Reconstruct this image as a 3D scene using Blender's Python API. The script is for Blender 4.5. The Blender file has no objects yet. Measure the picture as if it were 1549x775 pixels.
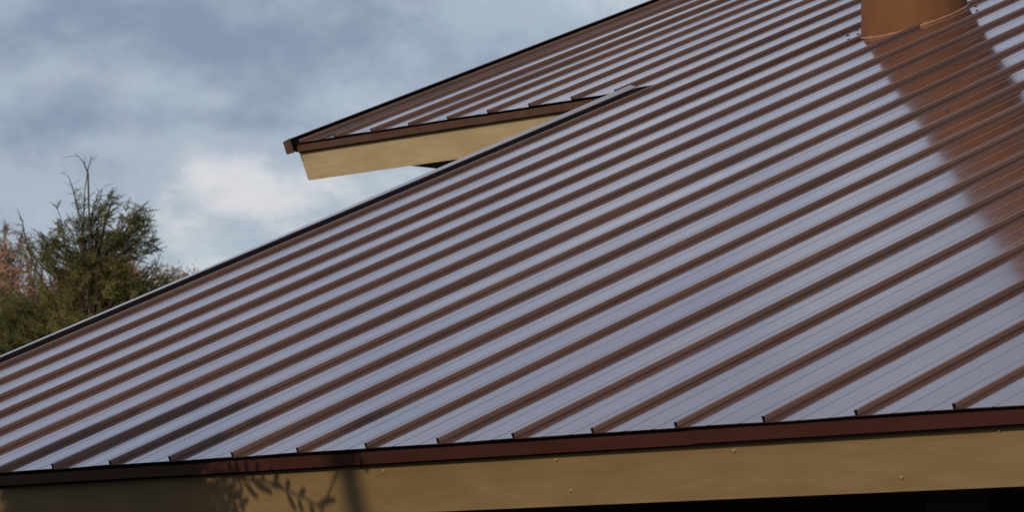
import bpy, math, random
import numpy as np
from mathutils import Vector, Matrix, noise

random.seed(7); rng = np.random.default_rng(7)
scn = bpy.context.scene
COL = scn.collection
R = math.radians

# ------------------------------------------------------------------ camera
EAVE_Z = 2.5                      # height of the low eave above the ground
TH = R(22.656)                    # roof pitch
S = 0.406                         # panel width
CAM = Vector((12.313, -8.018, EAVE_Z - 0.693))
YAW, PITCH = R(-49.764), R(6.061)
FPX = 5529.0 / 1549.0             # focal length in frame widths
cd = bpy.data.cameras.new('camera'); cam = bpy.data.objects.new('camera', cd); COL.objects.link(cam)
cam.location = CAM
cam.rotation_euler = (math.pi / 2 + PITCH, 0, -YAW)
cd.sensor_width = 36; cd.lens = 36 * FPX; cd.clip_end = 5000; cd.clip_start = 0.1
cd.dof.use_dof = True; cd.dof.focus_distance = 14.5; cd.dof.aperture_fstop = 13
scn.camera = cam

# ------------------------------------------------------------------ light
SUN_AZ = R(157)                   # bearing the sun stands at, from +Y clockwise
SUN_EL = R(19)
sd = bpy.data.lights.new('sun', 'SUN'); so = bpy.data.objects.new('sun', sd); COL.objects.link(so)
sd.energy = 2.0; sd.angle = R(0.45); sd.color = (1.0, 0.80, 0.55)
sdir = Vector((math.sin(SUN_AZ) * math.cos(SUN_EL), math.cos(SUN_AZ) * math.cos(SUN_EL), math.sin(SUN_EL)))
so.rotation_euler = sdir.to_track_quat('Z', 'Y').to_euler()
so.location = (0, -20, 20)

scn.view_settings.view_transform = 'Standard'; scn.view_settings.look = 'None'
scn.view_settings.exposure = 0; scn.view_settings.gamma = 1


def unit_dir(x, y):
    """direction of a point of the photograph (1549 x 775)"""
    F = Vector((math.sin(YAW) * math.cos(PITCH), math.cos(YAW) * math.cos(PITCH), math.sin(PITCH)))
    Rt = Vector((math.cos(YAW), -math.sin(YAW), 0)); U = Rt.cross(F)
    return (F + Rt * ((x - 774.5) / 5529) + U * ((387.5 - y) / 5529)).normalized()


class NT:
    """small helper to write node trees"""
    def __init__(s, tree):
        s.t = tree; s.n = tree.nodes; s.l = tree.links
    def new(s, kind, **kw):
        n = s.n.new(kind)
        for k, v in kw.items(): setattr(n, k, v)
        return n
    def put(s, sock, v):
        if isinstance(v, bpy.types.NodeSocket): s.l.new(v, sock)
        elif v is not None: sock.default_value = v
    def math(s, op, a, b=None, c=None, clamp=False):
        n = s.new('ShaderNodeMath', operation=op, use_clamp=clamp)
        s.put(n.inputs[0], a)
        if b is not None: s.put(n.inputs[1], b)
        if c is not None: s.put(n.inputs[2], c)
        return n.outputs[0]
    def mix(s, f, a, b, mode='MIX'):
        n = s.new('ShaderNodeMix', data_type='RGBA', blend_type=mode)
        s.put(n.inputs[0], f); s.put(n.inputs[6], a); s.put(n.inputs[7], b)
        return n.outputs[2]
    def ramp(s, f, a, b, lo=0.0, hi=1.0, smooth=True):
        n = s.new('ShaderNodeMapRange', interpolation_type='SMOOTHSTEP' if smooth else 'LINEAR')
        s.put(n.inputs[0], f); n.inputs[1].default_value = a; n.inputs[2].default_value = b
        n.inputs[3].default_value = lo; n.inputs[4].default_value = hi
        return n.outputs[0]
    def noise(s, vec, scale, detail=4, rough=0.5, dist=0.0, dim='3D'):
        n = s.new('ShaderNodeTexNoise', noise_dimensions=dim)
        if vec is not None: s.put(n.inputs['Vector'], vec)
        n.inputs['Scale'].default_value = scale; n.inputs['Detail'].default_value = detail
        n.inputs['Roughness'].default_value = rough; n.inputs['Distortion'].default_value = dist
        return n.outputs[0]
    def mapping(s, vec, scale=(1, 1, 1), loc=(0, 0, 0), rot=(0, 0, 0)):
        n = s.new('ShaderNodeMapping'); s.put(n.inputs[0], vec)
        n.inputs['Scale'].default_value = scale; n.inputs['Location'].default_value = loc
        n.inputs['Rotation'].default_value = rot
        return n.outputs[0]


# ------------------------------------------------------------------ sky: Nishita behind broken grey cloud
w = bpy.data.worlds.new('World'); scn.world = w; w.use_nodes = True
t = NT(w.node_tree); w.node_tree.nodes.clear()
out = t.new('ShaderNodeOutputWorld'); bg = t.new('ShaderNodeBackground')
sky = t.new('ShaderNodeTexSky', sky_type='NISHITA'); sky.sun_disc = False
sky.sun_elevation = SUN_EL; sky.sun_rotation = SUN_AZ
tc = t.new('ShaderNodeTexCoord'); gen = tc.outputs['Generated']
sep = t.new('ShaderNodeSeparateXYZ'); t.put(sep.inputs[0], gen)
X, Y, Z = sep.outputs
az = t.math('ARCTAN2', X, Y); el = t.math('ARCSINE', Z)
cm = t.new('ShaderNodeCombineXYZ'); t.put(cm.inputs[0], az); t.put(cm.inputs[1], t.math('MULTIPLY', el, 1.5)); cm.inputs[2].default_value = 0.3
cv = cm.outputs[0]
n1 = t.noise(cv, 8.0, 7, 0.58, 0.15)
n2 = t.noise(t.mapping(cv, (1, 1, 1), (4.3, 1.2, 2.0)), 21.0, 7, 0.62, 0.12)
n3 = t.noise(t.mapping(cv, (1, 1, 1), (9.3, 7.2, 5.0)), 3.2, 4, 0.5, 0.2)
light = t.math('ADD', t.math('MULTIPLY', t.math('SUBTRACT', n1, 0.5), 1.05), 0.43)
light = t.math('ADD', light, t.math('MULTIPLY', t.math('SUBTRACT', n2, 0.5), 1.2))
light = t.math('ADD', light, t.math('MULTIPLY', t.math('SUBTRACT', n3, 0.5), 0.6))


def blob(px, py, sx, sy, amp):
    """a brighter or darker bank of cloud, px and py in the photograph, laid out on the sky as bearing and height"""
    global light
    d = unit_dir(px, py); a0 = math.atan2(d.x, d.y); e0 = math.asin(d.z)
    da = t.math('DIVIDE', t.math('SUBTRACT', az, a0), sx / 5529); de = t.math('DIVIDE', t.math('SUBTRACT', el, e0), sy / 5529)
    q = t.math('ADD', t.math('MULTIPLY', da, da), t.math('MULTIPLY', de, de))
    g = t.math('EXPONENT', t.math('MULTIPLY', q, -1.0))
    light = t.math('ADD', light, t.math('MULTIPLY', g, amp))


for b in [(400, 262, 230, 45, .13), (205, 128, 34, 16, .16), (330, 150, 40, 14, .16), (500, 245, 30, 22, .14), (120, 330, 120, 30, .08), (100, 20, 240, 60, -.16), (440, 55, 330, 75, -.28), (30, 200, 110, 45, -.25), (170, 165, 130, 30, -.12), (390, 190, 90, 20, -.12),
          (90, 105, 60, 24, .14), (215, 120, 50, 22, .12), (320, 145, 60, 22, .12), (240, 215, 130, 26, .12),
          (330, 268, 100, 30, .16), (370, 312, 60, 14, .12), (250, 330, 120, 30, .12), (585, 165, 24, 12, .2), (560, 160, 70, 30, .10), (450, 300, 110, 24, .20), (130, 215, 60, 16, .12), (360, 372, 60, 26, -.30),
          (300, 405, 50, 14, .1), (900, 5, 220, 40, .12), (130, 30, 150, 30, -.02)]:
    blob(*b)
high = t.ramp(el, R(9), R(26), 0, 0.16)          # thinner cloud overhead, more of the blue coming through
light = t.math('ADD', light, high)
n4 = t.noise(t.mapping(cv, (1, 1, 1), (3.3, 6.2, 1.0)), 60.0, 5, 0.6, 0.1)
light = t.math('ADD', light, t.math('MULTIPLY', t.math('SUBTRACT', n4, 0.5), 0.42))
n5 = t.noise(t.mapping(cv, (1, 1, 1), (1.3, 2.2, 7.0)), 9.0, 5, 0.55, 0.2)
light = t.math('ADD', light, t.math('MULTIPLY', t.math('SUBTRACT', n5, 0.5), t.ramp(el, R(9), R(16), 0, 1.7)))
base = t.mix(t.ramp(light, -0.05, 0.55), (0.235, 0.290, 0.405, 1), (0.405, 0.478, 0.565, 1))
base = t.mix(t.ramp(light, 0.5, 0.95), base, (0.72, 0.76, 0.795, 1))
warm = t.ramp(t.noise(t.mapping(cv, (1, 1, 1), (2.1, 5.2, 1.0)), 14, 3, 0.5), 0.45, 0.65, 0, 0.6)
base = t.mix(t.math('MULTIPLY', t.ramp(light, 0.45, 0.9), warm), base, (0.74, 0.68, 0.68, 1))
skyc = t.new('ShaderNodeVectorMath', operation='SCALE'); t.put(skyc.inputs[0], sky.outputs[0]); skyc.inputs['Scale'].default_value = 0.1
hole = t.ramp(n2, 0.52, 0.72, 0.94, 0.75)         # cloud cover
base = t.mix(t.ramp(el, R(9), R(20), 0, 0.42), base, (0.43, 0.48, 0.70, 1))
final = t.mix(hole, skyc.outputs[0], base)
t.put(bg.inputs[0], final); bg.inputs[1].default_value = 1.0
t.l.new(bg.outputs[0], out.inputs[0])


# ------------------------------------------------------------------ materials
def material(name):
    m = bpy.data.materials.new(name); m.use_nodes = True
    t = NT(m.node_tree); b = m.node_tree.nodes['Principled BSDF']
    return m, t, b


def bump(t, b, h, dist, strength=1.0, prev=None):
    n = t.new('ShaderNodeBump'); t.put(n.inputs['Height'], h); n.inputs['Distance'].default_value = dist
    n.inputs['Strength'].default_value = strength
    if prev: t.l.new(prev, n.inputs['Normal'])
    t.l.new(n.outputs[0], b.inputs['Normal']); return n.outputs[0]


def painted_metal(name, col, rough=0.16, wave=0.0, dust=0.0, ior=1.5, streak=(1.0, 0.12, 1.0), coat=0.0, vary=0.15):
    m, t, b = material(name)
    oc = t.new('ShaderNodeTexCoord').outputs['Object']
    rot = t.mapping(oc, (1, 1, 1), (0, 0, 0), (-TH, 0, 0))      # along the slope
    st = t.mapping(rot, streak)
    a = t.noise(st, 9, 5, 0.6); f = t.noise(rot, 55, 4, 0.7); big = t.noise(st, 1.3, 3, 0.5)
    c = t.mix(t.ramp(a, .3, .7), [x * (1 - vary) for x in col] + [1], [x * (1 + vary) for x in col] + [1])
    if dust > 0:
        d = t.math('MULTIPLY', t.ramp(big, .46, .66), t.ramp(f, .4, .65))
        c = t.mix(t.math('MULTIPLY', d, dust), c, (0.42, 0.40, 0.38, 1))
    t.put(b.inputs['Base Color'], c)
    r = t.math('ADD', rough, t.math('MULTIPLY', t.math('SUBTRACT', a, .5), rough * 0.5))
    if dust > 0: r = t.math('ADD', r, t.math('MULTIPLY', d, 0.12))
    t.put(b.inputs['Roughness'], r)
    b.inputs['IOR'].default_value = ior
    if coat: b.inputs['Coat Weight'].default_value = coat; b.inputs['Coat Roughness'].default_value = rough * .7
    p = None
    if wave > 0:
        p = bump(t, b, t.noise(t.mapping(rot, (1.6, .7, 1)), 1.7, 3, 0.5), wave)
    else:
        bump(t, b, t.noise(rot, 140, 3, 0.6), 0.0002)
    return m


M = {}
M['panel'] = painted_metal('brown_panel_paint', (0.062, 0.027, 0.020), 0.115, wave=0.0040, dust=0.05, ior=1.5, coat=0.6)
M['seam'] = painted_metal('brown_seam_paint', (0.175, 0.102, 0.073), 0.40, ior=1.45)
M['trim'] = painted_metal('brown_trim_paint', (0.115, 0.060, 0.042), 0.34)
M['drip'] = painted_metal('red_brown_drip_edge_paint', (0.066, 0.023, 0.018), 0.42, streak=(.2, 1, 1))
M['chimney'] = painted_metal('orange_brown_flue_paint', (0.175, 0.070, 0.030), 0.8, streak=(1, 1, .25), vary=.13, ior=1.35)
M['cap_top'] = painted_metal('weathered_cap_paint', (0.16, 0.12, 0.10), 0.2, ior=1.6, coat=1.0)


def simple(name, col, rough=0.6, scale=20, vary=.2, bumpd=0.0, spec=0.5):
    m, t, b = material(name)
    oc = t.new('ShaderNodeTexCoord').outputs['Object']
    a = t.noise(oc, scale, 5, 0.6)
    t.put(b.inputs['Base Color'], t.mix(t.ramp(a, .3, .7), [x * (1 - vary) for x in col] + [1], [x * (1 + vary) for x in col] + [1]))
    b.inputs['Roughness'].default_value = rough; b.inputs['Specular IOR Level'].default_value = spec
    if bumpd: bump(t, b, a, bumpd)
    return m


M['closure'] = simple('black_gap_shade', (0.010, 0.009, 0.009), 1.0, spec=0.0)  # matte black, stands in for shade in gaps and open ends
M['sealant'] = simple('tan_sealant', (0.30, 0.145, 0.075), 0.5, 40, .25, .002)
M['screw'] = simple('dark_screw_steel', (0.03, 0.03, 0.035), 0.5)
M['nail'] = simple('painted_nail_head', (0.40, 0.29, 0.16), 0.5)
M['soffit'] = simple('dark_stained_soffit', (0.035, 0.037, 0.030), 0.8, 12)
M['wall'] = simple('dark_brown_wall', (0.030, 0.022, 0.016), 0.9, 8)
M['deck'] = simple('roof_underlay', (0.02, 0.018, 0.016), 0.95)


def wood_paint(name, col):
    m, t, b = material(name)
    oc = t.new('ShaderNodeTexCoord').outputs['Object']
    g = t.noise(t.mapping(oc, (1.2, 14, 14)), 3.0, 6, 0.6, 0.4); big = t.noise(t.mapping(oc, (1, 3, 3)), 2.2, 4, 0.6)
    knots = t.noise(t.mapping(oc, (1, 1.6, 1.6)), 7, 2, 0.5)
    c = t.mix(t.ramp(big, .3, .7), [x * .86 for x in col] + [1], [x * 1.1 for x in col] + [1])
    c = t.mix(t.ramp(g, .35, .75, 0, .5), c, [col[0] * .78, col[1] * .74, col[2] * .66, 1])
    c = t.mix(t.ramp(knots, .62, .8, 0, .3), c, [col[0] * .6, col[1] * .55, col[2] * .45, 1])
    t.put(b.inputs['Base Color'], c)
    b.inputs['Roughness'].default_value = 0.62; b.inputs['Specular IOR Level'].default_value = .25
    p = bump(t, b, g, 0.0006); bump(t, b, t.noise(oc, 90, 3, .6), 0.0003, 1, p)
    return m


M['fascia'] = wood_paint('fascia_tone_dark', (0.30, 0.208, 0.106))
M['fascia_hi'] = wood_paint('fascia_tone_light', (0.55, 0.435, 0.262))  # lighter tone for the upper boards


def link(ob, name, parent=None, **props):
    ob.name = name
    COL.objects.link(ob)
    if parent is not None: ob.parent = parent
    for k, v in props.items(): ob[k] = v
    return ob


def mesh_obj(name, verts, faces, mat, parent=None, smooth=False, **props):
    me = bpy.data.meshes.new(name); me.from_pydata([tuple(v) for v in verts], [], faces); me.update()
    if mat: me.materials.append(mat)
    if smooth: me.polygons.foreach_set('use_smooth', [True] * len(me.polygons))
    return link(bpy.data.objects.new(name, me), name, parent, **props)


def empty(name, loc, **props):
    o = bpy.data.objects.new(name, None); o.location = loc; o.empty_display_size = .3
    return link(o, name, None, **props)


# ------------------------------------------------------------------ roof frame of reference
CT, ST = math.cos(TH), math.sin(TH)
U7 = -7 * S
WF = .265                         # width of the blackened strip beside the low rake
def P(u, v, n=0.0):
    """roof coordinates: u along the eave, v up the slope, n off the roof"""
    if u < U7: u = u + 0.030 * (U7 - u) * max(0.0, v - 6.43)
    return Vector((u, v * CT - n * ST, EAVE_Z + v * ST + n * CT))
def v_up(u):                       # the upper eave runs slightly out of square
    return 6.425 + 0.048 * max(0.0, -8 * S - u)

K0, K1 = -16, 19
VTOP = 14.5
house = empty('house', (0, 0, 0), label='house with a glossy brown standing seam metal roof and tan fascia boards', category='house')
roof = mesh_obj('roof', *(lambda vs: (vs, [(0, 1, 2, 3, 4, 5), (11, 10, 9, 8, 7, 6)] + [(i, i + 6, (i + 1) % 6 + 6, (i + 1) % 6) for i in range(6)]))(
    [P(u, v, n) for n in (-0.012, -0.10) for u, v in ((U7, .05), (K1 * S, .05), (K1 * S, VTOP), (K0 * S, VTOP), (K0 * S, v_up(K0 * S) + .05), (U7, v_up(U7) + .05))]),
    M['deck'], house)


def sweep(name, prof, u0, v0, v1, mat, parent, segs=40, smooth=False, closed=False, caps=True, du=None, vend=None, **props):
    """profile (du, n) run up the slope from v0 to v1"""
    vs, fs = [], []
    m = len(prof)
    for i in range(segs + 1):
        for j, (a, n) in enumerate(prof):
            va = v0 if not callable(v0) else v0(u0 + a)
            vv = va + (v1 - va) * i / segs
            d = du(vv) if du else (0, 0)
            vs.append(P(u0 + a + d[0], vv, n + d[1]))
    for i in range(segs):
        for j in range(m if closed else m - 1):
            a = i * m + j; b = i * m + (j + 1) % m
            fs.append((a, b, b + m, a + m))
    if closed and caps:
        fs.append(tuple(range(m - 1, -1, -1))); fs.append(tuple(segs * m + j for j in range(m)))
    return mesh_obj(name, vs, fs, mat, parent, smooth, **props)


# pans: one roof panel between every two seams, with two pencil ribs and a hemmed drip end
def make_pan(k):
    u0 = k * S
    w = S
    low = (lambda u: 0.0) if k >= -7 else v_up
    b = [(0.0, 0), (.02, 0), (.150, 0), (.153, .0011), (.160, .0011), (.163, 0), (.23, 0), (.290, 0), (.293, .0011), (.300, .0011), (.303, 0), (.386, 0), (w, 0)]
    segs = 46
    ph = rng.uniform(0, 100); tilt = rng.normal(0, 0.007); amp = rng.uniform(.001, .003)
    vs, fs = [], []; m = len(b)
    for i in range(-1, segs + 1):
        for a, n in b:
            va = low(u0 + a)
            f = max(i, 0) / segs
            vv = va + (VTOP - va) * f
            bow = math.sin(math.pi * a / w)
            h = n + bow * amp * 2 * noise.noise((vv * .55, ph, 0)) + (a - w / 2) * (tilt + .005 * noise.noise((vv * .45, ph, 7)))
            if i < 0: vs.append(P(u0 + a, vv, h - .0025))
            else: vs.append(P(u0 + a, vv, h))
    for i in range(segs + 1):
        for j in range(m - 1):
            a = i * m + j; fs.append((a, a + 1, a + 1 + m, a + m))
    o = mesh_obj('roof_panel', vs, fs, M['panel'], roof, True)
    bm_sharp(o, 9)
    return o


def bm_sharp(o, deg):
    me = o.data
    try: me.set_sharp_from_angle(angle=R(deg))
    except Exception: pass


SEAM = [(-.006, -.004), (-.006, .0170), (-.004, .0185), (.005, .0185), (.0078, .0172), (.0072, .0028), (.0050, .0020), (.0050, -.004)]
def make_seam(k):
    u0 = k * S
    low = (lambda u: 0.004) if k >= -7 else (lambda u: v_up(u) + .004)
    ph = rng.uniform(0, 50)
    wob = lambda v: (.0016 * noise.noise((v * .8, ph, 3)), .0010 * noise.noise((v * .9, ph, 9)))
    o = sweep('standing_seam', SEAM, u0, low, VTOP, M['seam'], roof, 36, closed=True, du=wob)
    o.data.materials.append(M['closure']); o.data.polygons[len(o.data.polygons) - 2].material_index = 1   # end face blackened as the shade inside the fold
    return o


for k in range(K0, K1): make_pan(k)
for k in range(K0, K1 + 1): make_seam(k)


# eaves: closure, drip edge in lapped lengths, fascia board ; coordinates (v, n) run along u
def run_u(name, prof, ua, ub, mat, parent, low=lambda u: 0.0, segs=1, **props):
    vs, fs = [], []; m = len(prof)
    for i in range(segs + 1):
        u = ua + (ub - ua) * i / segs
        for v, n in prof: vs.append(P(u, low(u) + v, n))
    for i in range(segs):
        for j in range(m):
            a = i * m + j; b = i * m + (j + 1) % m
            fs.append((a, a + m, b + m, b))
    fs.append(tuple(range(m))); fs.append(tuple(segs * m + j for j in range(m - 1, -1, -1)))
    return mesh_obj(name, vs, fs, mat, parent, **props)


def rect(v0, v1, n0, n1): return [(v0, n0), (v1, n0), (v1, n1), (v0, n1)]
DRIP = [(.012, -.0172), (.006, -.019), (.005, -.060), (.008, -.0605), (.010, -.0585), (.029, -.0585), (.029, -.0172)]
flat0 = lambda u: 0.0
run_u('gap_shade_closure', rect(.016, .05, -.0028, -.0168), U7 - WF, K1 * S, M['closure'], house)  # closure blackened as the shade under the panel edge
for a, b, off in ((U7 - WF - .03, .74, 0), (.732, 3.705, .0022), (3.69, 5.9, -.0008), (5.89, K1 * S, .002)):
    run_u('drip_edge', [(v - off * .5, n - off * .9) for v, n in DRIP], a, b, M['drip'], house)
run_u('painted_drip_shadow', rect(.012, .0295, -.0590, -.0715), U7 - .01, K1 * S, M['closure'], house)  # black strip in place of the shadow under the drip edge
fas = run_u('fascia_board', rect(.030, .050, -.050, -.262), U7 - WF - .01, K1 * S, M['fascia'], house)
for u, n in ((3.86, -.098), (2.995, -.093), (3.02, -.207), (5.0, -.083), (4.55, -.215), (2.05, -.10)):
    c = P(u, .0285, n); vs, fs = [], []
    for ring, (r, d) in enumerate(((.0055, .002), (.0048, -.004), (.0, -.006))):
        for q in range(8): vs.append(c + Vector((math.cos(q * math.pi / 4) * r, 0, 0)) + (P(0, d, 0) - P(0, 0, 0)) + (P(0, 0, 1) - P(0, 0, 0)) * (math.sin(q * math.pi / 4) * r))
    for ring in range(2):
        for q in range(8): a = ring * 8 + q; b = ring * 8 + (q + 1) % 8; fs.append((a, b, b + 8, a + 8))
    mesh_obj('nail', vs, fs, M['nail'], fas)

UL = K0 * S - .071                   # left end of the upper fascia
run_u('gap_shade_closure', rect(.016, .05, -.0028, -.0168), K0 * S, U7, M['closure'], house, v_up, 4)
run_u('drip_edge', DRIP, UL, -11.4 * S, M['trim'], house, v_up, 4)
run_u('drip_edge', [(v - .001, n - .002) for v, n in DRIP], -11.42 * S, U7, M['trim'], house, v_up, 4)
run_u('painted_drip_shadow', rect(.012, .0295, -.0590, -.0700), UL + .02, U7, M['closure'], house, v_up, 4)  # same black stand-in for the drip edge shadow, upper eave
fas2 = run_u('fascia_board', rect(.030, .050, -.050, -.262), UL, U7 + .4, M['fascia_hi'], house, v_up, 4, label='lighter toned fascia board of the upper eave')

# rake trims: cap, closure blackened as shade under the cap, trim flange and rake board
def rake(u_in, vlo, vhi, w, rise, htop, parent):
    o = -w
    top = lambda v: rise(v)
    # cap, a folded sheet: outer flange, top, inner lip
    def cap(vv): return (0, 0)
    segs = 24; vs, fs = [], []
    for i in range(segs + 1):
        v = vlo + (vhi - vlo) * i / segs; h = top(v)
        for a, n in ((o, -.055), (o, htop + h), (0.0, htop), (0.0, htop - .005), (o + .012, htop - .006 + h * .5), (o + .012, -.055)):
            vs.append(P(u_in + a, v, n))
    m = 6
    for i in range(segs):
        for j in range(m): a = i * m + j; b = i * m + (j + 1) % m; fs.append((a, b, b + m, a + m))
    fs.append(tuple(range(m))[::-1]); fs.append(tuple(segs * m + j for j in range(m)))
    mesh_obj('rake_cap', vs, fs, parent['mat'], house)
    sweep('gap_shade_closure', [(-.030, -.01), (-.030, htop - .008), (-.016, htop - .0075), (-.016, -.01)], u_in, vlo + .012, vhi - .006, M['closure'], house, 8, closed=True)
    sweep('rake_board', [(o + .016, -.258), (o + .016, -.057), (o + .036, -.057), (o + .036, -.258)], u_in, vlo + .105, vhi + 0, parent['board'], house, 4, closed=True)


V_C = v_up(U7)
def rake_low():
    u_in = U7 - WF; vlo, vhi, segs = -.02, 6.47, 24; vs, fs = [], []
    for i in range(segs + 1):
        v = vlo + (vhi - vlo) * i / segs; h = -.004 + .020 * (max(0, v) / 6.4) ** 2.2 + .001 * noise.noise((v * 1.3, 5, 5))
        for a, n in ((-.05, -.055), (-.05, .006 + h), (0.0, .006), (0.0, -.004), (-.047, .002 + h), (-.047, -.055)):
            vs.append(P(u_in + a, v, n))
    for i in range(segs):
        for j in range(6): a = i * 6 + j; b = i * 6 + (j + 1) % 6; fs.append((a, b, b + 6, a + 6))
    fs.append(tuple(range(6))[::-1]); fs.append(tuple(segs * 6 + j for j in range(6)))
    mesh_obj('rake_cap', vs, fs, M['cap_top'], house)
    sweep('recess_shade_strip', [(-.002, -.011), (-.002, .001), (WF - .008, .001), (WF - .008, -.011)], u_in, vlo + .012, vhi - .004, M['closure'], house, 16, closed=True)  # black sheet standing in for the shaded recess beside the cap
    sweep('rake_board', [(-.034, -.258), (-.034, -.057), (-.014, -.057), (-.014, -.258)], u_in, .06, vhi, M['fascia'], house, 4, closed=True)
rake_low()
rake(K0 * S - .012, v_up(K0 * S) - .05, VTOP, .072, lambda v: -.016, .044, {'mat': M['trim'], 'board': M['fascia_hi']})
# corner return plate on the upper rake end
uu = K0 * S - .012; vv = v_up(uu) - .052
mesh_obj('corner_cap', [P(uu + a, vv + d, n) for d in (0, .004) for a, n in ((-.074, .030), (-.0, .046), (.006, -.0), (.004, -.052), (-.074, -.052))],
         [(0, 1, 2, 3, 4), (9, 8, 7, 6, 5)] + [(i, i + 5, (i + 1) % 5 + 5, (i + 1) % 5) for i in range(5)], M['trim'], house)

# ridge and back slope
yr, zr = P(0, VTOP, 0).y, P(0, VTOP, 0).z
bs = [(K0 * S + .9, yr + .02, zr - .02), (K1 * S, yr + .02, zr - .02), (K1 * S, yr + 6.5, zr - 6.5 * ST / CT), (K0 * S + .9, yr + 6.5, zr - 6.5 * ST / CT)]
mesh_obj('back_slope', bs + [(x, y, z - .1) for x, y, z in bs], [(0, 1, 2, 3), (7, 6, 5, 4), (0, 4, 5, 1), (1, 5, 6, 2), (2, 6, 7, 3), (3, 7, 4, 0)], M['panel'], house)
rc = [P(u, VTOP + d, h) for u in (K0 * S + .8, K1 * S) for d, h in ((-.12, .034), (0.03, .07))]
mesh_obj('ridge_cap', [rc[0], rc[2], rc[3], rc[1], (rc[1].x, rc[1].y + .2, rc[1].z - .06), (rc[3].x, rc[3].y + .2, rc[3].z - .06)],
         [(0, 1, 2, 3), (3, 2, 5, 4)], M['trim'], house)


def box(name, lo, hi, mat, parent, **props):
    (a, b, c), (d, e, f) = lo, hi
    return mesh_obj(name, [(a, b, c), (d, b, c), (d, e, c), (a, e, c), (a, b, f), (d, b, f), (d, e, f), (a, e, f)],
                    [(3, 2, 1, 0), (4, 5, 6, 7), (0, 1, 5, 4), (1, 2, 6, 5), (2, 3, 7, 6), (3, 0, 4, 7)], mat, parent, **props)


# walls under the roof: low porch, then the tall block
fb = P(0, .05, -.262)             # bottom of the low fascia
box('wall', (U7 + .5, 3.6, 0), (K1 * S - .4, 3.75, 3.80), M['wall'], house)
box('wall', (K1 * S - .4, .3, 0), (K1 * S - .25, 3.6, 2.5), M['wall'], house)
box('wall', (U7 + .35, .5, 0), (U7 + .5, 5.6, 2.55), M['wall'], house)
fu = P(-5.3, v_up(-5.3) + .05, -.262)
us = -13.05 * S - .165
box('soffit', (us, fu.y + .005, fu.z + .002), (U7 + .5, fu.y + 1.9, fu.z + .014), M['soffit'], house)
box('wall', (us + .02, fu.y + 1.0, 0), (U7 + .5, fu.y + 1.15, fu.z), M['wall'], house)
box('wall', (us + .02, fu.y + 1.15, 0), (us + .17, yr + 5.5, 4.6), M['wall'], house)
box('wall', (K1 * S - .4, 3.76, 0), (K1 * S - .25, yr + 5.5, 3.6), M['wall'], house)
box('wall', (us + .17, yr + 5.35, 0), (K1 * S - .4, yr + 5.5, 4.6), M['wall'], house)
for x in (1.4, 4.4, 7.2):
    box('porch_post', (x - .07, .45, 0), (x + .07, .59, 2.5), M['wall'], house)

# chimney flue
CU, CV, CR = -1.443, 7.07, 0.292
cb = P(CU, CV, 0)
def ring(r, z, N=64, tilt=False, lift=0.0):
    pts = []
    for i in range(N):
        a = 2 * math.pi * i / N; x, y = cb.x + r * math.cos(a), cb.y + r * math.sin(a)
        pts.append(Vector((x, y, (cb.z + (y - cb.y) * ST / CT + lift) if tilt else z)))
    return pts
N = 64
rings = [ring(CR, 0, tilt=True, lift=-.08), ring(CR, 0, tilt=True, lift=.02), ring(CR - .002, 0, tilt=True, lift=.10), ring(CR - .002, cb.z + 1.1), ring(CR + .004, cb.z + 1.115), ring(CR + .004, cb.z + 1.15), ring(CR - .002, cb.z + 1.165), ring(CR - .002, cb.z + 2.6), ring(CR - .03, cb.z + 2.6), ring(CR - .03, cb.z + 2.2)]
vs = [p for r in rings for p in r]; fs = []
for i in range(len(rings) - 1):
    for j in range(N): a = i * N + j; b = i * N + (j + 1) % N; fs.append((a, b, b + N, a + N))
fs.append(tuple((len(rings) - 1) * N + j for j in range(N)))
chim = mesh_obj('chimney', vs, fs, M['chimney'], house, True, label='round orange brown chimney flue'); bm_sharp(chim, 35)
cz = cb.z + 2.6
rr = [(CR + .06, cz + .18), (CR + .07, cz + .20), (.02, cz + .36), (.02, cz + .34), (CR + .06, cz + .18)]
vs, fs = [], []
for r, z in rr: vs += ring(r, z, 32)
for i in range(len(rr) - 1):
    for j in range(32): a = i * 32 + j; b = i * 32 + (j + 1) % 32; fs.append((a, b, b + 32, a + 32))
mesh_obj('rain_cap', vs, fs, M['trim'], chim, True)
for q in range(4):
    a = q * math.pi / 2 + .4; x, y = cb.x + (CR - .015) * math.cos(a), cb.y + (CR - .015) * math.sin(a)
    box('cap_strut', (x - .012, y - .012, cz - .1), (x + .012, y + .012, cz + .2), M['trim'], chim)
# sealant bead round the foot, uneven
vs, fs = [], []; NB, NS = 120, 6
for i in range(NB):
    a = 2 * math.pi * i / NB
    thick = .0065 * (1 + .8 * noise.noise((math.cos(a) * 3, math.sin(a) * 3, 2))) + .0030 * max(0, noise.noise((math.cos(a) * 11, math.sin(a) * 11, 5)))
    k = (cb.x + CR * math.cos(a)) / S; near = abs(k - round(k)) * S
    lift = .004
    for j in range(NS):
        b = 2 * math.pi * j / NS; r = CR + .006 + thick * math.cos(b)
        x, y = cb.x + r * math.cos(a), cb.y + r * math.sin(a)
        vs.append(Vector((x, y, cb.z + (y - cb.y) * ST / CT + lift + thick * 1.2 * math.sin(b))))
for i in range(NB):
    for j in range(NS): a = i * NS + j; b = i * NS + (j + 1) % NS; c = ((i + 1) % NB) * NS; fs.append((a, b, c + (j + 1) % NS, c + j))
mesh_obj('sealant_bead', vs, fs, M['sealant'], chim, True)
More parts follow.
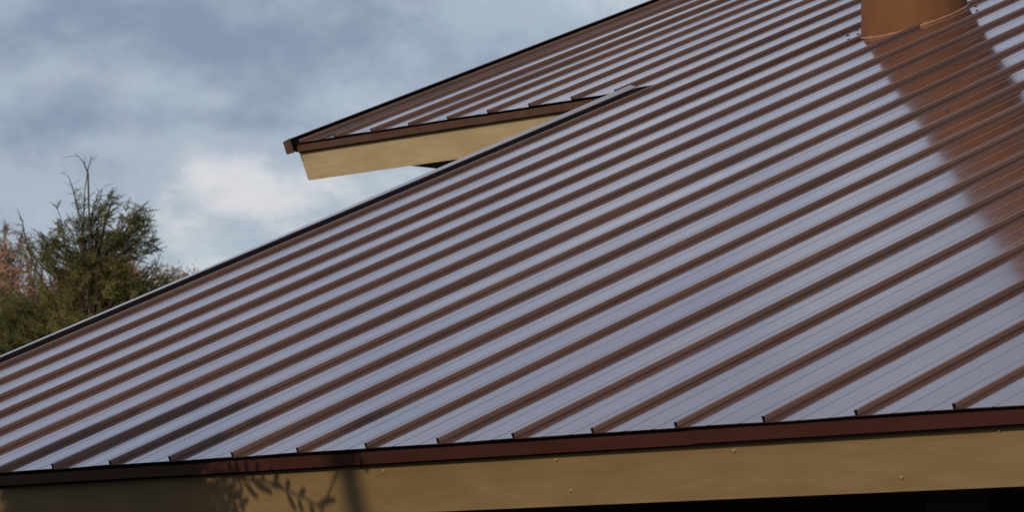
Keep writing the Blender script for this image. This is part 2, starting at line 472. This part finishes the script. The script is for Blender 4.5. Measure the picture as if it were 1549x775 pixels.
# screws beside the flue
def screw(u, v, par, r=.009):
    vs = []
    for h, q in ((.004, r), (.010, r * .95), (.013, r * .5)):
        for i in range(8): a = i * math.pi / 4; vs.append(P(u + math.cos(a) * q, v + math.sin(a) * q, h + .003))
    fs = [(a + i, a + (i + 1) % 8, a + (i + 1) % 8 + 8, a + i + 8) for a in (0, 8) for i in range(8)] + [tuple(range(16, 24))]
    mesh_obj('screw', vs, fs, M['screw'], par)
def on_roof(px, py):
    d = unit_dir(px, py); nn = P(0, 0, 1) - P(0, 0, 0); q = CAM + d * ((P(0, 0, 0) - CAM).dot(nn) / d.dot(nn))
    return q.x, (q - P(0, 0, 0)).dot(P(0, 1, 0) - P(0, 0, 0))
for px, py in ((1297, 48), (1283, 56), (1477, 12)): screw(*on_roof(px, py), chim, .0095)
screw(*on_roof(1434, 170), roof, .008)


# ------------------------------------------------------------------ ground
gm, gt, gb = material('dry_grass_ground')
oc = gt.new('ShaderNodeTexCoord').outputs['Object']
gt.put(gb.inputs['Base Color'], gt.mix(gt.ramp(gt.noise(oc, .6, 6, .6), .35, .65), (0.035, 0.042, 0.018, 1), (0.075, 0.055, 0.030, 1)))
gb.inputs['Roughness'].default_value = .95
mesh_obj('ground', [(-600, -600, 0), (600, -600, 0), (600, 600, 0), (-600, 600, 0)], [(0, 1, 2, 3)], gm, None, kind='structure')


# ------------------------------------------------------------------ trees
def leaf_mat(name, cols, rough=.6, scale=3.0, trans=.15):
    m, t, b = material(name)
    oc = t.new('ShaderNodeTexCoord').outputs['Object']
    a = t.noise(oc, scale, 4, .6); f = t.noise(oc, scale * 9, 2, .6)
    c = t.mix(t.ramp(a, .35, .65), list(cols[0]) + [1], list(cols[1]) + [1])
    c = t.mix(t.ramp(f, .52, .75), c, list(cols[2]) + [1])
    t.put(b.inputs['Base Color'], c); b.inputs['Roughness'].default_value = rough
    b.inputs['Specular IOR Level'].default_value = .25
    tr = t.new('ShaderNodeBsdfTranslucent'); t.put(tr.inputs[0], c)
    mx = t.new('ShaderNodeMixShader'); mx.inputs[0].default_value = trans
    o = m.node_tree.nodes['Material Output']; t.l.new(b.outputs[0], mx.inputs[1]); t.l.new(tr.outputs[0], mx.inputs[2]); t.l.new(mx.outputs[0], o.inputs[0])
    return m


M['bark'] = simple('brown_bark', (0.075, 0.055, 0.042), .9, 18, .35, .004)
M['pale_bark'] = simple('pale_grey_bark', (0.22, 0.17, 0.14), .9, 18, .3, .004)
M['cypress'] = leaf_mat('cypress_scale_leaves', ((0.13, 0.15, 0.045), (0.26, 0.24, 0.075), (0.42, 0.31, 0.14)), scale=2.2, trans=.4)
M['juniper'] = leaf_mat('dark_juniper_leaves', ((0.035, 0.050, 0.018), (0.06, 0.07, 0.025), (0.09, 0.08, 0.035)), scale=2.2, trans=.05)
M['autumn'] = leaf_mat('orange_autumn_leaves', ((0.36, 0.18, 0.10), (0.42, 0.24, 0.14), (0.22, 0.14, 0.08)), scale=1.2, trans=.3)
M['russet'] = leaf_mat('faded_tan_leaves', ((0.34, 0.24, 0.15), (0.40, 0.26, 0.17), (0.26, 0.20, 0.14)), scale=1.2, trans=.3)


class Tubes:
    def __init__(s): s.v, s.f = [], []
    def add(s, pts, r0, r1, sides=5):
        pts = [Vector(p) for p in pts]; n = len(pts); base = len(s.v)
        for i, p in enumerate(pts):
            d = (pts[min(i + 1, n - 1)] - pts[max(i - 1, 0)]).normalized()
            a = d.orthogonal().normalized(); b = d.cross(a); r = r0 + (r1 - r0) * i / (n - 1)
            for j in range(sides):
                q = 2 * math.pi * j / sides; s.v.append(p + a * (math.cos(q) * r) + b * (math.sin(q) * r))
        for i in range(n - 1):
            for j in range(sides):
                a = base + i * sides + j; b = base + i * sides + (j + 1) % sides; s.f.append((a, b, b + sides, a + sides))


class Blades:
    """many thin leaf triangles, gathered as arrays"""
    def __init__(s): s.p = []
    def tri(s, a, b, c): s.p.append((a, b, c))
    def build(s, name, mat, parent):
        arr = np.array([[tuple(q) for q in tri] for tri in s.p], dtype=np.float32).reshape(-1, 3)
        me = bpy.data.meshes.new(name); n = len(arr)
        me.vertices.add(n); me.vertices.foreach_set('co', arr.ravel())
        me.loops.add(n); me.loops.foreach_set('vertex_index', np.arange(n, dtype=np.int32))
        me.polygons.add(n // 3); me.polygons.foreach_set('loop_start', np.arange(0, n, 3, dtype=np.int32))
        me.update(calc_edges=True); me.materials.append(mat)
        return link(bpy.data.objects.new(name, me), name, parent)


def rv(s=1.0): return Vector((random.gauss(0, s), random.gauss(0, s), random.gauss(0, s)))


def spray(bl, tb, base, d, L, dens=1.0, wid=.010):
    """a feathery cypress spray: a drooping twig with side branchlets carrying short scale-leaf blades"""
    d = d.normalized(); side = d.cross(Vector((0, 0, 1)))
    if side.length < .1: side = Vector((1, 0, 0))
    side = (side.normalized() + rv(.35)).normalized()
    n = max(5, int(L / .028)); pts = [base.copy()]; cur = d.copy(); p = base.copy()
    for i in range(n):
        cur = (cur + Vector((0, 0, -.05)) + rv(.05)).normalized(); p = p + cur * (L / n); pts.append(p.copy())
    if tb is not None: tb.add(pts[::2] if len(pts) > 6 else pts, .0035, .0012, 3)
    for i in range(1, n + 1):
        if random.random() > dens: continue
        f = i / n
        for sg in (-1, 1):
            l = L * (.36 * (1 - f) + .10) * random.uniform(.6, 1.2)
            q = pts[i]; cd = (pts[i] - pts[i - 1]).normalized()
            dd = (cd * .8 + side * sg * .75 + rv(.16)).normalized()
            e = q + dd * l + Vector((0, 0, -.12 * l)); nn = cd.cross(dd).normalized(); wv = dd.cross(nn).normalized() * (wid * .5)
            bl.tri(q - wv, q + wv, e)
            for m in range(2):
                h = q.lerp(e, random.uniform(.25, .8)); l2 = l * random.uniform(.35, .6)
                e2 = h + (dd * .7 + dd.cross(nn) * random.choice((-1, 1)) * .7 + rv(.25)).normalized() * l2
                w2 = (e2 - h).cross(nn + rv(.3)).normalized() * (wid * .42)
                bl.tri(h - w2, h + w2, e2)


def curve(a, b, sag=0.0, n=6, wob=.02):
    a, b = Vector(a), Vector(b); L = (b - a).length
    return [a.lerp(b, i / n) + Vector((0, 0, sag * math.sin(math.pi * i / n))) + (rv(wob * L) if 0 < i < n else Vector()) for i in range(n + 1)]


def at(px, py, dist):
    return CAM + unit_dir(px, py) * dist


def cypress(base, leaders, mass, label, nspray_scale=1.0, mat='cypress'):
    """leaders: polylines of upright stems; mass: (centre, radii, count) clouds of sprays held on boughs"""
    root = empty('cypress_tree', base, label=label, category='tree')
    tb, bl, tw = Tubes(), Blades(), Tubes()
    o = Vector(base)
    main_top = leaders[0][0][-1] - o
    trunk = curve((0, 0, 0), main_top - Vector((0, 0, 1.2)), 0, 8, .006); tb.add(trunk, .13, .035, 8)
    for pts, r0, bare, sprL in leaders:
        L = [p - o for p in pts]
        # root of the stem joins the trunk lower down
        tz = max(.5, L[0].z - .9); j = min(trunk, key=lambda q: abs(q.z - tz))
        stem = [j] + L; tb.add(stem, .013, r0, 5)
        # sprays along the stem, bare near the tip
        tot = len(L)
        for i in range(tot - 1):
            a, b = L[i], L[i + 1]; seg = (b - a).length
            for q in range(int(seg / .05 * nspray_scale) + 1):
                f = (i + random.random()) / (tot - 1)
                if f > 1 - bare:
                    if random.random() < .55:
                        p = a.lerp(b, random.random()); d = ((b - a).normalized() * .9 + rv(.5)).normalized()
                        tw.add([p, p + d * .07, p + d * .13 + Vector((0, 0, -.01))], .003, .001, 3)
                    continue
                p = a.lerp(b, random.random()); ang = random.uniform(0, 2 * math.pi)
                d = Vector((math.cos(ang), math.sin(ang), random.uniform(.3, 1.1)))
                spray(bl, tw, p, d, sprL * random.uniform(.6, 1.15) * (1.25 - .6 * f))
    for c, rad, cnt, sprL in mass:
        c = c - o
        for q in range(int(cnt * nspray_scale)):
            g = Vector((random.gauss(0, .5), random.gauss(0, .5), random.gauss(0, .5)))
            if g.length > 1.1: g = g.normalized() * random.uniform(.7, 1.05)
            p = c + Vector((g.x * rad[0], g.y * rad[1], g.z * rad[2]))
            if p.z < .3: continue
            outw = Vector((p.x, p.y, 0)); outw = outw.normalized() if outw.length > .05 else Vector((1, 0, 0))
            d = (outw * random.uniform(.2, 1) + rv(.35) + Vector((0, 0, random.uniform(.2, .9)))).normalized()
            # a bough from the trunk to the spray for one in five
            if q % 6 == 0:
                z0 = max(.3, p.z - .55 * outw.dot(p) - .1); j = min(trunk, key=lambda t_: abs(t_.z - z0)); tb.add(curve(j, p, -.05, 4, .02), .014, .004, 4)
            spray(bl, tw, p, d, sprL * random.uniform(.6, 1.2), 1, .013)
    mesh_obj('trunk', tb.v, tb.f, M['bark'], root, True)
    mesh_obj('twigs', tw.v, tw.f, M['bark'], root, True)
    bl.build('foliage', M[mat], root)
    return root


D1 = 40.0
bx = at(120, 500, D1); tree_base = (bx.x, bx.y, 0)
def pl(*pp, dd=0.0): return [at(x, y, D1 + dd + random.uniform(-.05, .05)) for x, y in pp]
leaders = [
    (pl((128, 470), (124, 400), (126, 340), (128, 290), (133, 255), (139, 236)), .003, .42, .22),
    (pl((124, 340), (116, 310), (110, 285), (104, 268), (95, 260)), .002, .45, .16),
    (pl((133, 262), (126, 245), (118, 236), (108, 236)), .0015, 1.0, .1),
    (pl((140, 420), (140, 370), (138, 335), (143, 310), (150, 290), (160, 281)), .002, .4, .18),
    (pl((140, 430), (152, 375), (158, 340), (160, 315), (166, 300)), .003, .0, .30),
    (pl((130, 460), (160, 400), (182, 365), (196, 340), (206, 320), (222, 318)), .003, .0, .42),
    (pl((130, 480), (170, 410), (190, 380), (210, 360), (218, 352)), .003, .0, .38),
    (pl((130, 470), (104, 400), (96, 360), (92, 330), (86, 315)), .003, .1, .22),
    (pl((110, 470), (80, 400), (70, 372), (62, 350)), .003, .2, .18),
    (pl((90, 470), (50, 400), (38, 360), (34, 335), (26, 316)), .003, .25, .18),
    (pl((140, 500), (215, 430), (235, 405), (243, 385)), .003, .2, .22),
    (pl((150, 500), (235, 440), (256, 420), (266, 408)), .003, .1, .2),
]
def mc(px, py, rx, ry, rz, cnt, L, dd=0.0): return (at(px, py, D1 + dd), (rx, ry, rz), cnt, L)
mass = [mc(120, 560, 1.25, 1.25, .85, 1050, .26), mc(125, 430, .42, .5, .55, 330, .24), mc(165, 440, .45, .45, .35, 200, .24), mc(60, 495, .6, .6, .42, 300, .25), mc(215, 460, .42, .5, .3, 260, .22), mc(0, 510, .6, .6, .5, 230, .25),
        mc(130, 365, .17, .2, .36, 90, .22), mc(185, 368, .26, .2, .2, 80, .22), mc(150, 330, .12, .12, .16, 24, .2), mc(204, 338, .15, .15, .16, 44, .19), mc(163, 306, .06, .06, .06, 12, .15), mc(215, 375, .14, .14, .1, 26, .17), mc(75, 385, .2, .2, .2, 60, .22), mc(110, 800, 1.7, 1.7, 2.2, 1500, .34)]
cypress(tree_base, leaders, mass, 'tall feathery green cypress with bare upright leader tips beyond the lower left roof edge')


def leafy_tree(name, base, H, crown, label, mat, bark, nleaf, ls, nlimb=14, group=None, seed=1, cluster=.25):
    random.seed(seed)
    root = empty(name, base, label=label, category='tree')
    if group: root['group'] = group
    tb, bl = Tubes(), Blades()
    trunk = curve((0, 0, 0), (random.uniform(-.2, .2), random.uniform(-.2, .2), H * .72), 0, 8, .012); tb.add(trunk, H * .022, H * .007, 8)
    tips = []
    for i in range(nlimb):
        f = .35 + .65 * i / nlimb; j = trunk[min(8, int(f * 8))]; a = i * 2.4 + random.uniform(-.4, .4)
        rr_ = crown * (1.1 - .55 * abs(f - .55)) * random.uniform(.6, 1)
        e = Vector((math.cos(a) * rr_, math.sin(a) * rr_, min(H * .97, j.z + (H - j.z) * random.uniform(.35, .95))))
        lim = curve(j, e, .1, 6, .04); tb.add(lim, H * .008, H * .002, 5)
        for q in range(13):
            s0 = lim[random.randint(2, 6)]; e2 = s0 + (rv(.5) + Vector((0, 0, .45)) + (e - j).normalized() * .5) * crown * .36
            top = H - .45 * (e2.x ** 2 + e2.y ** 2) / crown
            if e2.z > top - .1: e2.z = top - random.uniform(.1, .4)
            br = curve(s0, e2, .03, 4, .06); tb.add(br, H * .0022, H * .0006, 4)
            for w_ in range(8):
                s1 = br[random.randint(1, 4)]; e3 = s1 + (rv(.5) + Vector((0, 0, .3))) * crown * .16
                if e3.z > top + .12: e3.z = top + random.uniform(-.2, .12)
                tb.add([s1, s1.lerp(e3, .5) + rv(.02), e3], H * .0009, H * .0003, 3); tips.append((s1, e3))
    for i in range(nleaf):
        a, b = random.choice(tips); p = a.lerp(b, random.random()) + rv(cluster * .25)
        u = rv(1).normalized() * ls * random.uniform(.6, 1.2); v = u.cross(rv(1)).normalized() * ls * .38
        bl.tri(p - u * .5, p + v, p + u * .5); bl.tri(p + u * .5, p - v, p - u * .5)
    mesh_obj('trunk', tb.v, tb.f, M[bark], root, True)
    if nleaf: bl.build('crown', M[mat], root)
    return root


def ground_at(px, dist):
    q = at(px, 500, dist); return (q.x, q.y, 0)
def top_h(px, py, dist): return at(px, py, dist).z

G = 'autumn trees behind the cypress'
leafy_tree('autumn_tree', ground_at(60, 62), top_h(60, 366, 62), 2.2, 'orange leaved autumn tree right behind the green cypress', 'autumn', 'bark', 75000, .055, 26, seed=3, group=G, cluster=.38)
leafy_tree('autumn_tree', ground_at(-58, 70), top_h(-45, 300, 70), 1.1, 'tan and rust autumn tree at the left edge, taller than the orange one', 'russet', 'bark', 45000, .05, 22, seed=5, group=G, cluster=.38)
leafy_tree('autumn_tree', ground_at(215, 66), top_h(215, 386, 66), 1.3, 'low tan autumn tree behind the right shoulder of the cypress', 'russet', 'bark', 60000, .045, 26, seed=8, group=G, cluster=.38)
leafy_tree('bare_tree', ground_at(44, 75), top_h(45, 320, 75), .8, 'bare pale twigged tree showing above the orange tree left of the cypress', 'russet', 'pale_bark', 1500, .04, 26, seed=11)

# trees and post standing in front of the house, outside the frame, that shade the low fascia
random.seed(21)
def shade_cypress(base, H, rad, label, cnt, fronds=()):
    root = empty('juniper_tree', base, label=label, category='tree')
    tb, bl, tw = Tubes(), Blades(), Tubes()
    trunk = curve((0, 0, 0), (0, 0, H * .9), 0, 8, .01); tb.add(trunk, .08, .015, 8)
    for q in range(cnt):
        f = random.random() ** .8; z = .25 + f * (H - .3); r = rad * (1 - f * .75) * math.sqrt(random.random())
        a = random.uniform(0, 6.283); p = Vector((math.cos(a) * r, math.sin(a) * r, z)); out_ = Vector((math.cos(a), math.sin(a), .6))
        if q % 6 == 0: tb.add(curve(trunk[int(min(8, max(0, z * .8 / H * 8)))], p, -.05, 4, .02), .012, .003, 4)
        spray(bl, None, p, out_ + rv(.3), random.uniform(.2, .38), 1, .016)
    for pts, lv in fronds:
        o = Vector(base); pts = [p - o for p in pts]
        tb.add([trunk[5].lerp(pts[0], .0)] + pts, .008, .004, 4)
        for a, b in lv:
            a, b = a - o, b - o; m_ = a.lerp(b, .45); wv = (b - a).cross(sdir).normalized() * .0130
            bl.tri(a, m_ + wv, b); bl.tri(a, b, m_ - wv); bl.tri(m_ + wv, b - wv * .6, b + wv * .6); bl.tri(m_ + wv, m_ - wv, b - wv * .6)
    mesh_obj('trunk', tb.v, tb.f, M['bark'], root, True)
    bl.build('foliage', M['juniper'], root)


def sun_spot(u, n, dist):
    """point that far towards the sun from a point on the low fascia"""
    return P(u, .03, n) + sdir * dist

def on_fascia(px, py):
    d = unit_dir(px, py); o = P(0, .03, 0); nn = (P(0, 1, 0) - P(0, 0, 0))
    q = CAM + d * ((o - CAM).dot(nn) / d.dot(nn)); return q

def frond(stem, leaves, dist):
    pts = [on_fascia(*p) + sdir * dist for p in stem]
    lv = [(on_fascia(a, b) + sdir * dist, on_fascia(c, d) + sdir * dist) for a, b, c, d in leaves]
    return pts, lv

FR = [frond([(300, 712), (350, 722), (372, 726), (396, 727), (420, 737), (445, 748), (468, 758), (490, 772)],
            [(360, 724, 352, 706), (372, 726, 362, 705), (384, 727, 378, 703), (398, 729, 396, 704), (416, 736, 420, 714), (432, 742, 438, 727), (452, 750, 462, 741),
             (366, 728, 390, 754), (380, 730, 412, 746), (432, 744, 448, 773), (450, 752, 458, 776), (468, 760, 476, 783), (478, 764, 508, 756), (405, 731, 428, 738)], 2.5),
      frond([(290, 745), (330, 752), (352, 762), (372, 772)], [(335, 752, 356, 732), (345, 758, 366, 746), (330, 752, 345, 772), (352, 764, 362, 782), (318, 750, 322, 728), (310, 748, 318, 770), (340, 757, 338, 780), (325, 751, 344, 742), (345, 760, 352, 740), (360, 767, 376, 756)], 2.4),
      frond([(520, 690), (546, 694), (560, 706)], [(546, 694, 540, 708), (552, 698, 556, 716)], 2.6)]
c_ = sun_spot(.22, -.2, 3.1)
shade_cypress((c_.x, c_.y, 0), c_.z + .5, 1.38, 'dense juniper close in front of the low eave, left of the camera view', 6500, FR)
c_ = sun_spot(-1.7, -.2, 3.0)
shade_cypress((c_.x, c_.y, 0), c_.z + .35, 1.7, 'second juniper in front of the lower left corner of the house', 3400)

pp = sun_spot(1.83, -.2, 13.0)
post = empty('lamp_post', (pp.x, pp.y, 0), label='slim dark lamp post in the garden in front of the house', category='lamp post')
tb = Tubes(); tb.add([(0, 0, 0), (0, 0, 2.5), (0, 0, pp.z + .12)], .07, .06, 12); mesh_obj('pole', tb.v, tb.f, M['screw'], post, True)
tb = Tubes(); hz = pp.z + .12; tb.add([(0, 0, hz), (0, 0, hz + .05), (0, 0, hz + .3)], .08, .16, 12); mesh_obj('lamp_head', tb.v, tb.f, M['screw'], post, True)
